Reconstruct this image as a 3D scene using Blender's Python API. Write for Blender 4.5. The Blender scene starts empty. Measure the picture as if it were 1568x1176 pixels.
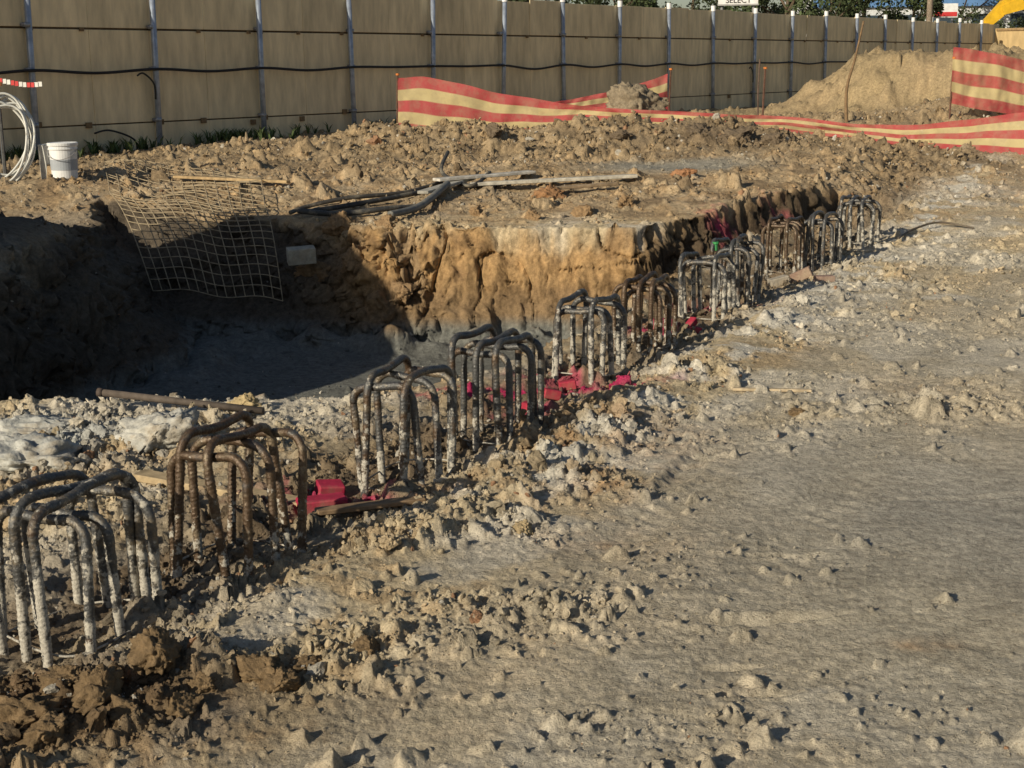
import bpy, bmesh, math, numpy as np
from mathutils import Vector, Matrix
rng=np.random.default_rng(7)
SC=bpy.context.scene
COL=SC.collection

# ------------------------------------------------------------------ noise
_p=rng.permutation(256); PERM=np.concatenate([_p,_p,_p]).astype(np.int32)
G2=np.array([(math.cos(a),math.sin(a)) for a in np.linspace(0,2*math.pi,16,endpoint=False)])
G3=rng.normal(size=(64,3)); G3/=np.linalg.norm(G3,axis=1)[:,None]
RT=rng.uniform(0,1,(65536,6))
def fade(t): return t*t*t*(t*(t*6-15)+10)
def pn(x,y,seed=0):
    x=x+seed*17.31; y=y+seed*9.77
    xi=np.floor(x).astype(np.int64); yi=np.floor(y).astype(np.int64)
    fx=x-xi; fy=y-yi; u=fade(fx); v=fade(fy)
    def g(i,j,dx,dy):
        h=PERM[PERM[(xi+i)&255]+((yi+j)&255)]&15
        return G2[h,0]*dx+G2[h,1]*dy
    a=g(0,0,fx,fy); b=g(1,0,fx-1,fy); c=g(0,1,fx,fy-1); d=g(1,1,fx-1,fy-1)
    return 1.5*((a+(b-a)*u)*(1-v)+(c+(d-c)*u)*v)
def pn3(x,y,z,seed=0):
    x=x+seed*13.1; y=y+seed*7.7; z=z+seed*3.3
    xi=np.floor(x).astype(np.int64); yi=np.floor(y).astype(np.int64); zi=np.floor(z).astype(np.int64)
    fx=x-xi; fy=y-yi; fz=z-zi; u=fade(fx); v=fade(fy); w=fade(fz)
    r=0
    for i in (0,1):
        for j in (0,1):
            for k in (0,1):
                h=PERM[PERM[PERM[(xi+i)&255]+((yi+j)&255)]+((zi+k)&255)]&63
                g=G3[h,0]*(fx-i)+G3[h,1]*(fy-j)+G3[h,2]*(fz-k)
                r=r+g*(u if i else 1-u)*(v if j else 1-v)*(w if k else 1-w)
    return 1.5*r
def fbm(x,y,f,o,seed=0,gain=.5):
    r=0;a=1
    for i in range(o):
        r=r+a*pn(x*f,y*f,seed+i*3); a*=gain; f*=2.07
    return r
def bil(x,y,f,seed=0): return np.abs(pn(x*f,y*f,seed))
def ss(a,b,x):
    t=np.clip((x-a)/(b-a),0,1); return t*t*(3-2*t)
def clod(x,y,cell,seed,dens,hs=.8):
    """angular broken-soil fragments: max over jittered cells of tilted flat-topped blocks"""
    wx=x+cell*.25*pn(x/cell*1.3,y/cell*1.3,seed); wy=y+cell*.25*pn(x/cell*1.3,y/cell*1.3,seed+7)
    gx=np.floor(wx/cell).astype(np.int64); gy=np.floor(wy/cell).astype(np.int64)
    out=np.zeros(x.shape)
    for di in (-1,0,1):
        for dj in (-1,0,1):
            cx=gx+di; cy=gy+dj
            h=((cx*73856093)^(cy*19349663)^(seed*83492791))&0xFFFF
            r=RT[h]
            dx=wx-(cx+r[:,0])*cell; dy=wy-(cy+r[:,1])*cell
            a=r[:,2]*3.14; ca=np.cos(a); sa=np.sin(a)
            p=dx*ca+dy*sa; q=-dx*sa+dy*ca
            d=np.maximum(np.maximum(np.abs(p),np.abs(q)*(.7+.6*r[:,4])),.72*np.abs(p+q))
            rad=cell*(.16+.42*r[:,3]**2)
            v=np.minimum(rad*hs*(.6+.8*r[:,4])+(r[:,5]-.5)*1.3*p+(r[:,2]-.5)*1.0*q,(rad-d)*2.2)
            v=np.where(r[:,5]>1-dens,v,0)
            out=np.maximum(out,v)
    return out

# ------------------------------------------------------------------ terrain
PIT=np.array([(-4.1,14.4),(-2.1,13.45),(-1.1,12.85),(1.15,12.7),(3.5,15.5),(3.75,15.1),(2.55,13.6),(.85,9.8),(-.1,8.0),(-.75,7.3),(-2.2,7.25),(-3.5,7.6),(-3.5,11.0)])
def sdf(x,y,P):
    d=np.full(x.shape,1e9); s=np.ones(x.shape)
    n=len(P)
    for i in range(n):
        a=P[i]; b=P[i-1]
        ex,ey=b[0]-a[0],b[1]-a[1]; wx,wy=x-a[0],y-a[1]
        t=np.clip((wx*ex+wy*ey)/(ex*ex+ey*ey),0,1)
        d=np.minimum(d,(wx-ex*t)**2+(wy-ey*t)**2)
        c1=y>=a[1]; c2=y<b[1]; c3=ex*wy>ey*wx
        s=np.where((c1&c2&c3)|(~c1&~c2&~c3),-s,s)
    return s*np.sqrt(d)
UX,UY=.432,.902
def sl(x,y):
    dx=x+1.37; dy=y-4.1
    return dx*UY-dy*UX, dx*UX+dy*UY      # s (right of row), l (along row)
ROUGH=[(-1.25,3.5,.3,.22,1.3),(-.95,3.72,.2,.12,1.2),(-.66,3.78,.2,.12,1.1),(-.42,3.95,.22,.12,1.),(-.15,4.2,.25,.16,.9),(.15,4.15,.22,.2,.7),
 (-.45,4.9,.25,.2,.8),(-.08,5.15,.3,.25,.9),(.05,6.0,.3,.4,1.),(.3,5.6,.18,.25,1.),(.5,6.6,.3,.4,.9),(.9,7.6,.35,.5,.8),
 (2.0,7.1,.6,.4,.6),(2.6,6.7,.6,.4,.65),(1.5,6.6,.3,.2,.4),(1.9,9.2,.7,.8,.4),(2.9,11.0,.8,1.0,.4),(4.5,12.,1.6,1.,.4),
 (.55,3.5,.25,.3,.22),(1.0,3.3,.3,.2,.2),(.45,4.6,.2,.25,.35),(-2.0,6.3,.5,.6,1.2),(3.2,9,.8,.6,.35),(-1.1,13.0,.7,.4,.9),(.9,13.2,.5,.3,.45),(.2,14.0,1.2,.6,.3)]
DEP=[(.77,4.12,.19,.035,.026,.1),(.92,4.74,.15,.02,.02,-.05),(.62,3.6,.12,.02,.015,.0),(.6,3.78,.1,.015,.012,.1),(.95,6.05,.3,.02,.012,.5),(1.9,5.4,.5,.03,.006,.1),(.75,5.9,.06,.35,.02,-.4)]
def rough(x,y):
    s,l=sl(x,y)
    r=.15-.07*ss(.9,1.6,s)*ss(14,11,y)+.0*x
    r=r+.85*np.exp(-((s+.05)/.42)**2)*ss(-1.5,-.6,l)
    for (a,b,c,d,e) in ROUGH: r=r+e*np.exp(-((x-a)/c)**2-((y-b)/d)**2)
    r=r+.6*ss(-.3,-.8,s)*ss(7.6,6.8,y)
    r=r+.5*ss(13.0,15,y)*ss(.0,-.6,s)+.3*ss(13,17,y)*ss(-.3,.3,s)
    r=r+.6*np.exp(-((y-19.6-.0*x)/2.0)**2)*ss(-3.4,-1.8,x)*ss(7,5,x)
    r=r+.4*np.exp(-((x-8.5)/5)**2-((y-28)/4)**2)
    r=r+.3*ss(.25,-.2,sdf(x,y,PIT))
    r=r+.16*(fbm(x,y,.9,2,5)>.28)*ss(0,.5,s)
    sm=np.exp(-((x-1.9)/.95)**2-((y-5.1)/.95)**2); r=r*(1-.85*np.clip(sm*1.4,0,1))
    g=np.exp(-((x-1.8)/1.0)**4-((y-16.4)/.5)**4); r=r*(1-.7*g)
    r=r*(.75+.6*fbm(x,y,2.3,2,9))
    return np.clip(r,0.02,1.3)
def height(x,y,full=True):
    x=np.asarray(x,float); y=np.asarray(y,float)
    s,l=sl(x,y)
    left=.27+.30*ss(12.5,17,y)+.05*ss(17,22,y)
    right=.62*ss(11.0,21,y)
    z=left*ss(-.2,-.9,s)*ss(9,11,y)+right*(1-ss(-.2,-.9,s)*ss(9,11,y))
    lb=ss(-2.9,-3.9,x)*ss(6.8,8,y)*ss(13,11,y); z=z*(1-lb)+.6*lb
    z=z-.12*ss(-3,-8,x)*ss(16,20,y)
    z=z+.16*np.exp(-((x+4.9)/1.3)**2-((y-14.9)/.8)**2)
    z=z+.05*fbm(x,y,.9,2,88)*ss(13,14,y)
    z=z-.05*np.exp(-((s+.02)/.3)**2)*ss(-1.2,-.5,l)
    z=z+.045*np.exp(-((s-.55)/.2)**2)*ss(-1.2,-.5,l)*ss(12,9,y)
    rc=19.9+.25*pn(x*.5,x*0,3)
    z=z+(.27+.12*pn(x*.9,y*.5,4))*np.exp(-((y-rc)/1.15)**2)*ss(-3.2,-1.9,x)*ss(4.6,2.4,x)
    z=z+.06*np.exp(-((x-4)/2.2)**2-((y-17.6)/.8)**2)
    r=np.sqrt(((x-9.2)/4.0)**2+((y-30.5)/3.4)**2)+.10*pn(x*.6,y*.6,8)+.05*pn(x*1.7,y*1.7,9)
    z=z+1.2*ss(1.0,.45,r)+.10*ss(1,.8,r)*fbm(x,y,1.3,3,14)
    z=z+.33*np.exp(-((x-8.5)/3.6)**2-((y-25.6)/1.3)**2)*(1+.6*pn(x*.9,y*.9,15))
    r=np.sqrt(((x+5.95)/2.35)**2+((y-9.1)/2.05)**2)+.05*pn(x,y,6)
    z=z+2.7*np.clip(1-r,0,1)**.75*(x<-2.5)  # unseen spoil pile left of view, added to cast shade into the pit
    far=ss(35,60,y); z=z*(1-far)+.3*far
    wx=x+.10*pn(x*1.6,y*1.6,21)+.04*pn(x*4.5,y*4.5,22)+.025*pn(x*11,y*11,27); wy=y+.10*pn(x*1.7,y*1.7,23)+.04*pn(x*4.7,y*4.7,24)+.025*pn(x*11,y*11,28)
    d=sdf(wx,wy,PIT)
    fl=-.72+.38*ss(.4,2.2,x)+.12*ss(-1.8,-3.4,x)
    w=.32+.25*ss(-.2,-1.2,x)*ss(9,12,y)+.4*ss(-1.5,-2.6,x)*ss(9,12,y)+.2*ss(9,8,y)
    t=np.clip(-d/w,0,1); t=t+.06*np.sin(t*6.28*2)*.5*ss(0,.2,t)*ss(1,.8,t); t=np.where(t>.85,.85+.15*ss(.85,1.,t),t)
    z=z*(1-t)+fl*t
    z=z+.18*np.clip(t,0,1)*np.exp(-((d+w+.1)/.25)**2)*(.7+pn(x*3,y*3,31))*ss(-3.,-2.,x)*ss(9,11,y)
    if not full: return z
    R=rough(x,y)*(1-.75*ss(.4,.8,-d))
    far_=ss(15,19,y); k=1+.5*far_
    z=z+.015*fbm(x,y,1.1,3,40)
    hx=x+.03*pn(x*9,y*9,50); hy=y+.03*pn(x*9,y*9,51)
    c=.045*bil(hx,hy,4.5,41)+.035*bil(hx,hy,9.5,42)+.024*bil(hx,hy,21,43)+.016*bil(hx,hy,44,44)
    z=z+R*k*(c-.02)
    D=np.clip(R,0,.95)
    cl=np.zeros(x.shape); m=(R>.05)&(y<34)&(np.abs(x)<.6*np.abs(y)+1)
    if m.any():
        a,b,dd=x[m],y[m],D[m]
        q=clod(a,b,.036,3,np.clip(dd*1.1,0,.9),.85)*ss(9,6,b)
        q=np.maximum(q,clod(a,b,.075,5,dd*.85,.8))
        q=np.maximum(q,clod(a,b,.15,9,np.clip(dd-.3,0,1)*.8,.7))
        q=np.maximum(q,clod(a,b,.34,12,np.clip(dd-.3,0,1)*.75,.55)*ss(12.9,14,b))
        cl[m]=q
    z=z+cl
    z=z+.0022*pn(x*60,y*60,45)+.0028*pn(x*28,y*28,46)+.0018*pn(x*110,y*110,47)
    for (a,b,c1,c2,dp,an) in DEP:
        ca,sa=math.cos(an),math.sin(an); X=(x-a)*ca+(y-b)*sa; Y=-(x-a)*sa+(y-b)*ca
        q=(X/c1)**2+(Y/c2)**2+.5*pn(x*14,y*14,77)
        q=np.maximum(q,0)
        z=z-dp*np.exp(-q**2)+dp*.4*np.exp(-((np.sqrt(q)-1.5)/.35)**2)*(.6+pn(x*20,y*20,78))
    for s0,wd in ((1.15,.13),(1.75,.13),(2.9,.16)):
        m_=np.exp(-((s-s0-.05*np.sin(l*.7))/wd)**4)*ss(-.2,.4,pn(x*.6,y*.6,61))*ss(14,11,y)
        z=z-.010*m_+m_*.0030*np.sin(l*58+5*np.abs(s-s0)*8+2*pn(x*3,y*3,66))*ss(-.2,.3,pn(x*2.1,y*2.1,67))
    z=z+.0010*np.sin((y+.16*x+.12*pn(x*1.2,y*1.2,3))*55)*np.exp(-((x-2.1)/.9)**2-((y-5.2)/.45)**2)*ss(-.2,.3,pn(x*1.5,y*3,64))
    return z

def ground_color(x,y,z,steep):
    n=lambda a:np.asarray(a)[None,:]
    s,l=sl(x,y)
    c=np.repeat(n([.57,.47,.315]),len(x),0)
    def mix(col,m):
        nonlocal c
        m=np.clip(m,0,1)[:,None]; c=c*(1-m)+n(col)*m
    N1=fbm(x,y,.8,3,70); N2=fbm(x,y,3.,3,75); N3=fbm(x,y,9,2,79)
    mix([.57,.52,.43],ss(-.1,.35,N1+.4*N2)*.85)
    mix([.43,.315,.185],ss(.1,.5,-N1+.6*N3)*.75*(1-.5*ss(.8,1.5,s)))
    mix([.50,.45,.365],ss(.9,1.6,s)*ss(12,9,y)*.55)
    g=np.exp(-((x-2.0)/1.3)**2-((y-5.0)/1.1)**2); mix([.38,.35,.295],g*1.2)
    g=np.exp(-((x-1.2)/.5)**2-((y-4.0)/.8)**2); mix([.43,.385,.30],g*.8)
    for s0 in (1.15,1.75,2.9): mix([.41,.365,.285],.5*np.exp(-((s-s0-.05*np.sin(l*.7))/.15)**4))
    for (a,b,c1,c2,k) in [(.28,5.6,.2,.28,.7),(.55,6.4,.35,.5,.5),(.1,6.3,.4,.5,.4),(-1.1,3.5,.4,.25,.5),(2.1,7.3,.3,.2,.2),(6,17,2.5,2.5,.5),(1.2,3.9,.1,.05,.6),(.3,4.9,.3,.2,.3)]:
        mix([.37,.225,.115],k*np.exp(-((x-a)/c1)**2-((y-b)/c2)**2)*(.8+.9*N3))
    strip=np.exp(-((s+.12)/.40)**2)*ss(-1.5,-.7,l)
    mix([.18,.135,.09],strip*(.95+.6*N2))  # brown soil along the cage row, darkened to paint in its shade
    mix([.16,.11,.065],1.25*np.exp(-((x+1.25)/.6)**2-((y-3.55)/.3)**2))  # near-left ground: dark brown clods, with shade painted into the colour
    mix([.60,.56,.48],1.0*np.exp(-((s-.62)/.28)**2)*ss(-.1,.35,N2+.3*N3)*ss(1.,2.,l))
    mix([.45,.45,.42],1.2*np.exp(-((x+2.1)/.5)**2-((y-6.3)/.5)**2)*ss(-.3,.1,N2))
    up=ss(12.6,14,y)*ss(.1,-.5,s)
    mix([.42,.315,.195],up*.85)
    mix([.42,.28,.145],up*ss(0,.4,N2)*.6)
    mix([.23,.165,.10],up*ss(.05,.45,fbm(x,y,2.2,3,93))*.75)
    mix([.38,.285,.17],ss(15,19,y)*.6)
    mix([.20,.15,.10],np.exp(-((x-2.8)/1.2)**2-((y-18.8)/.9)**2)*.9)
    mix([.23,.17,.105],ss(.1,.5,fbm(x,y,1.6,2,91))*ss(15.5,18,y)*ss(26,22,y)*.75)
    g=np.exp(-((x-1.9)/1.0)**4-((y-16.4)/.5)**4); mix([.31,.295,.25],g*.9)
    mix([.34,.26,.15],ss(26,28,y)*ss(4,5,x)*(.8+.5*N1))
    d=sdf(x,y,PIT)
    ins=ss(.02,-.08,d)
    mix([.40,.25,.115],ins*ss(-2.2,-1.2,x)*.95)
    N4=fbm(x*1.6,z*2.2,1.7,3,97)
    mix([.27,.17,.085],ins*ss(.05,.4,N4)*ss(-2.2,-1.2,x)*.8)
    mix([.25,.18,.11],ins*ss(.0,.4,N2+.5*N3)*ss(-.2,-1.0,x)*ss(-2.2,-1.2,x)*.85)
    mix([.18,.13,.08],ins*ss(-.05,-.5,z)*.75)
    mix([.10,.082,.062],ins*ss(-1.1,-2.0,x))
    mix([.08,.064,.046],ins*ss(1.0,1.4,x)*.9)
    floor=ss(-.45,-.58,z)*ss(.2,-.0,d+.25); mix([.175,.18,.165],floor*.95)
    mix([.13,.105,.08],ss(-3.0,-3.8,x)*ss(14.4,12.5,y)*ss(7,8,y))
    for (a,b,c1,c2,k) in [(-.72,5.5,.26,.12,1.2),(-.1,7.35,.3,.12,1.3),(.45,7.4,.34,.09,1.2),(.25,7.75,.2,.18,.9),(2.0,13.6,.2,.25,.45),(2.7,14.3,.2,.25,.35),(1.45,10.05,.3,.15,.8),(.95,9.2,.2,.15,.8),(-1.55,3.55,.1,.12,.5),(.05,6.9,.15,.1,.8)]:
        mix([.45,.035,.11],k*np.exp(-((x-a)/c1)**2-((y-b)/c2)**2)*(.45+1.6*N3+.9*N2))
    c=c*(1+.14*N3[:,None]+.10*N2[:,None])
    return np.clip(c,.02,.75)

# ------------------------------------------------------------------ mesh helper
def mk(name,V,quads=None,tris=None,mat=None,col=None,smooth=True,parent=None,loc=None,coll=True):
    me=bpy.data.meshes.new(name)
    V=np.asarray(V,np.float32)
    ls=[];tot=[]
    if quads is not None and len(quads): q=np.asarray(quads,np.int32); ls.append(q.ravel()); tot.append(np.full(len(q),4,np.int32))
    if tris is not None and len(tris): t=np.asarray(tris,np.int32); ls.append(t.ravel()); tot.append(np.full(len(t),3,np.int32))
    L=np.concatenate(ls); T=np.concatenate(tot)
    me.vertices.add(len(V)); me.vertices.foreach_set('co',V.ravel())
    me.loops.add(len(L)); me.loops.foreach_set('vertex_index',L)
    me.polygons.add(len(T)); st=np.concatenate([[0],np.cumsum(T)[:-1]]).astype(np.int32)
    me.polygons.foreach_set('loop_start',st); me.polygons.foreach_set('loop_total',T)
    me.polygons.foreach_set('use_smooth',np.full(len(T),smooth))
    me.update(calc_edges=True)
    if col is not None:
        a=me.color_attributes.new('col','FLOAT_COLOR','POINT')
        c=np.ones((len(V),4),np.float32); c[:,:3]=col; a.data.foreach_set('color',c.ravel())
    if mat: me.materials.append(mat)
    ob=bpy.data.objects.new(name,me); COL.objects.link(ob)
    if parent: ob.parent=parent
    if loc is not None: ob.location=loc
    return ob
def empty(name,loc=(0,0,0)):
    e=bpy.data.objects.new(name,None); e.location=loc; e.empty_display_size=.2; COL.objects.link(e); return e
class MB:
    def __init__(s): s.V=[];s.Q=[];s.T=[];s.C=[];s.n=0
    def add(s,V,Q=None,T=None,c=(1,1,1)):
        V=np.asarray(V,float)
        if Q is not None and len(Q): s.Q.append(np.asarray(Q)+s.n)
        if T is not None and len(T): s.T.append(np.asarray(T)+s.n)
        s.V.append(V); c=np.asarray(c,float); s.C.append(np.repeat(c[None],len(V),0) if c.ndim==1 else c); s.n+=len(V)
    def box(s,c,size,rot=0,col=(1,1,1),bev=.006,M=None):
        sx,sy,sz=[a/2 for a in size]; b=min(bev,sx*.4,sy*.4,sz*.4)
        P=[]; idx={}
        for i in (-1,1):
            for j in (-1,1):
                for k in (-1,1):
                    idx[(i,j,k,0)]=len(P);P.append((i*sx,j*(sy-b),k*(sz-b)))
                    idx[(i,j,k,1)]=len(P);P.append((i*(sx-b),j*sy,k*(sz-b)))
                    idx[(i,j,k,2)]=len(P);P.append((i*(sx-b),j*(sy-b),k*sz))
        Q=[];T=[]
        for i in (-1,1):
            q=[idx[(i,-1,-1,0)],idx[(i,1,-1,0)],idx[(i,1,1,0)],idx[(i,-1,1,0)]]; Q.append(q if i>0 else q[::-1])
            q=[idx[(-1,i,-1,1)],idx[(-1,i,1,1)],idx[(1,i,1,1)],idx[(1,i,-1,1)]]; Q.append(q if i>0 else q[::-1])
            q=[idx[(-1,-1,i,2)],idx[(1,-1,i,2)],idx[(1,1,i,2)],idx[(-1,1,i,2)]]; Q.append(q if i>0 else q[::-1])
        for i in (-1,1):
            for j in (-1,1):
                q=[idx[(i,j,-1,0)],idx[(i,j,-1,1)],idx[(i,j,1,1)],idx[(i,j,1,0)]]; Q.append(q if i*j>0 else q[::-1])
                q=[idx[(-1,i,j,1)],idx[(-1,i,j,2)],idx[(1,i,j,2)],idx[(1,i,j,1)]]; Q.append(q if i*j>0 else q[::-1])
                q=[idx[(i,-1,j,0)],idx[(i,1,j,0)],idx[(i,1,j,2)],idx[(i,-1,j,2)]]; Q.append(q if i*j>0 else q[::-1])
                for k in (-1,1):
                    t=[idx[(i,j,k,0)],idx[(i,j,k,1)],idx[(i,j,k,2)]]; T.append(t if i*j*k>0 else t[::-1])
        P=np.array(P)
        if M is not None: P=P@np.array(M).T
        else:
            ca,sa=math.cos(rot),math.sin(rot); P=P@np.array([[ca,sa,0],[-sa,ca,0],[0,0,1]])
        s.add(P+np.array(c),Q,T,col)
    def tube(s,path,r,sides=8,col=(1,1,1),rib=0.,ribstep=.016):
        path=np.asarray(path,float); N=len(path)
        tg=np.gradient(path,axis=0); tg/=np.linalg.norm(tg,axis=1)[:,None]+1e-12
        ref=np.array([.3,.2,1.]) if abs(tg[0,2])<.8 else np.array([1.,.3,0])
        A=np.zeros((N,3)); a=ref-tg[0]*ref.dot(tg[0]); a/=np.linalg.norm(a)
        for i in range(N):
            a=a-tg[i]*a.dot(tg[i]); a/=np.linalg.norm(a)+1e-12; A[i]=a
        B=np.cross(tg,A)
        th=np.linspace(0,2*math.pi,sides,endpoint=False)
        rr=np.broadcast_to(np.asarray(r,float),(N,))[:,None]*np.ones((1,sides))
        if rib>0:
            Lc=np.concatenate([[0],np.cumsum(np.linalg.norm(np.diff(path,axis=0),axis=1))])
            ph=(Lc[:,None]/ribstep*2*math.pi+1.0*np.sin(2*th)[None]*1.5)
            rr=rr*(1+rib*np.clip(np.cos(ph),0,1)**1.5)
        V=path[:,None]+rr[...,None]*(A[:,None]*np.cos(th)[None,:,None]+B[:,None]*np.sin(th)[None,:,None])
        V=V.reshape(-1,3)
        i=np.arange(N-1)[:,None]*sides; j=np.arange(sides)[None]; j2=(j+1)%sides
        Q=np.stack([i+j,i+j2,i+sides+j2,i+sides+j],-1).reshape(-1,4)
        V=np.vstack([V,path[0],path[-1]]); k=N*sides
        T=[(k,(q+1)%sides,q) for q in range(sides)]+[(k+1,(N-1)*sides+q,(N-1)*sides+(q+1)%sides) for q in range(sides)]
        s.add(V,Q,T,col)
    def obj(s,name,mat,smooth=False,parent=None,loc=None):
        return mk(name,np.vstack(s.V),np.vstack(s.Q) if s.Q else None,np.vstack(s.T) if s.T else None,mat,np.vstack(s.C),smooth,parent,loc)
def spline(pts,n):
    P=np.asarray(pts,float); m=len(P)-1; out=[]
    for t in np.linspace(0,m-1e-6,n):
        i=int(t); f=t-i; a=P[max(i-1,0)];b=P[i];c=P[i+1];d=P[min(i+2,m)]
        out.append(.5*((2*b)+(c-a)*f+(2*a-5*b+4*c-d)*f*f+(3*b-a-3*c+d)*f**3))
    return np.array(out)

# ------------------------------------------------------------------ materials
def newmat(name):
    m=bpy.data.materials.new(name); m.use_nodes=True; nt=m.node_tree
    return m,nt,nt.nodes['Principled BSDF']
def nd(nt,t,**k):
    n=nt.nodes.new(t)
    for a,b in k.items(): setattr(n,a,b)
    return n
def noise(nt,vec,scale,detail=4,rough=.6):
    n=nd(nt,'ShaderNodeTexNoise'); n.inputs['Scale'].default_value=scale; n.inputs['Detail'].default_value=detail; n.inputs['Roughness'].default_value=rough
    nt.links.new(vec,n.inputs['Vector']); return n
def mrange(nt,src,a,b,c,d):
    n=nd(nt,'ShaderNodeMapRange'); nt.links.new(src,n.inputs[0])
    for i,v in enumerate((a,b,c,d)): n.inputs[i+1].default_value=v
    return n.outputs[0]
def mixc(nt,fac,a,b,mode='MIX'):
    n=nd(nt,'ShaderNodeMix',data_type='RGBA',blend_type=mode)
    for s,v in ((n.inputs[0],fac),(n.inputs[6],a),(n.inputs[7],b)):
        if isinstance(v,(int,float)): s.default_value=v
        elif isinstance(v,tuple): s.default_value=(*v,1) if len(v)==3 else v
        else: nt.links.new(v,s)
    return n.outputs[2]
def attr_mat(name,rough=.8,nscale=12,var=.35,bump=.3,bscale=60,bdist=.004,metal=0,spec=.3,stretch=None,tint=None):
    m,nt,b=newmat(name)
    tc=nd(nt,'ShaderNodeTexCoord'); vec=tc.outputs['Object']
    if stretch:
        mp=nd(nt,'ShaderNodeMapping'); nt.links.new(vec,mp.inputs[0]); mp.inputs['Scale'].default_value=stretch; vec=mp.outputs[0]
    at=nd(nt,'ShaderNodeAttribute',attribute_name='col')
    n1=noise(nt,vec,nscale); v=mrange(nt,n1.outputs[0],.3,.7,1-var,1+var*.6)
    c=mixc(nt,1.,at.outputs['Color'],v,'MULTIPLY')
    if tint:
        n3=noise(nt,vec,nscale*.35,6,.7); c=mixc(nt,mrange(nt,n3.outputs[0],.5,.68,0,.8),c,tint)
    nt.links.new(c,b.inputs['Base Color'])
    b.inputs['Roughness'].default_value=rough; b.inputs['Metallic'].default_value=metal; b.inputs['Specular IOR Level'].default_value=spec
    if bump:
        n2=noise(nt,vec,bscale); bp=nd(nt,'ShaderNodeBump'); bp.inputs['Strength'].default_value=bump; bp.inputs['Distance'].default_value=bdist
        nt.links.new(n2.outputs[0],bp.inputs['Height']); nt.links.new(bp.outputs[0],b.inputs['Normal'])
    return m
def earth_mat(name,speck=True):
    m,nt,b=newmat(name)
    tc=nd(nt,'ShaderNodeTexCoord'); vec=tc.outputs['Object']
    at=nd(nt,'ShaderNodeAttribute',attribute_name='col'); c=at.outputs['Color']
    nA=noise(nt,vec,22,6,.72)
    c=mixc(nt,1.,c,mrange(nt,nA.outputs[0],.32,.68,.62,1.32),'MULTIPLY')
    if speck:
        vo=nd(nt,'ShaderNodeTexVoronoi'); vo.inputs['Scale'].default_value=85; nt.links.new(vec,vo.inputs['Vector'])
        sp=nd(nt,'ShaderNodeSeparateColor'); nt.links.new(vo.outputs['Color'],sp.inputs[0])
        m1=mrange(nt,vo.outputs['Distance'],.22,.34,1,0); m2=mrange(nt,sp.outputs[0],.7,.8,0,.6)
        mm=nd(nt,'ShaderNodeMath',operation='MULTIPLY'); nt.links.new(m1,mm.inputs[0]); nt.links.new(m2,mm.inputs[1])
        c=mixc(nt,mm.outputs[0],c,mixc(nt,1.,c,(1.4,1.4,1.4),'MULTIPLY'))
        m3=mrange(nt,sp.outputs[1],.75,.85,0,.7); mm2=nd(nt,'ShaderNodeMath',operation='MULTIPLY'); nt.links.new(m1,mm2.inputs[0]); nt.links.new(m3,mm2.inputs[1])
        c=mixc(nt,mm2.outputs[0],c,mixc(nt,1.,c,(.4,.36,.33),'MULTIPLY'))
    nt.links.new(c,b.inputs['Base Color']); b.inputs['Roughness'].default_value=.95; b.inputs['Specular IOR Level'].default_value=.15
    b1=nd(nt,'ShaderNodeBump'); b1.inputs['Strength'].default_value=1.; b1.inputs['Distance'].default_value=.018
    n5=noise(nt,vec,42,6,.75); nt.links.new(n5.outputs[0],b1.inputs['Height'])
    nt.links.new(b1.outputs[0],b.inputs['Normal'])
    return m
M_EARTH=earth_mat('earth'); M_CLOD=earth_mat('clod_earth',False)
M_PLY=attr_mat('weathered_plywood',.75,3,.22,.25,25,.003,stretch=(2.2,2.2,.5))
M_STEEL=attr_mat('galvanised_steel',.42,9,.3,.1,40,.002,metal=.45,spec=.5)
M_WOOD=attr_mat('timber',.8,14,.45,.4,60,.003)
M_PLAST=attr_mat('plastic',.45,8,.15,.0,spec=.45)
M_RUB=attr_mat('rubber_hose',.6,12,.3,.1,60,.002,tint=(.3,.26,.19))
M_CABLE=attr_mat('cable_sheath',.6,12,.2,0)
M_PAINT=attr_mat('painted_metal',.45,5,.2,.05,30,.002,spec=.5)
M_CONC=attr_mat('concrete',.9,16,.35,.8,50,.01,tint=(.33,.27,.19))
M_SPRAY=attr_mat('spray_painted_timber',.85,10,.4,.5,50,.004,tint=(.22,.15,.1))
M_RUSTW=attr_mat('rusty_wire',.75,20,.4,.2,80,.001)

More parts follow.
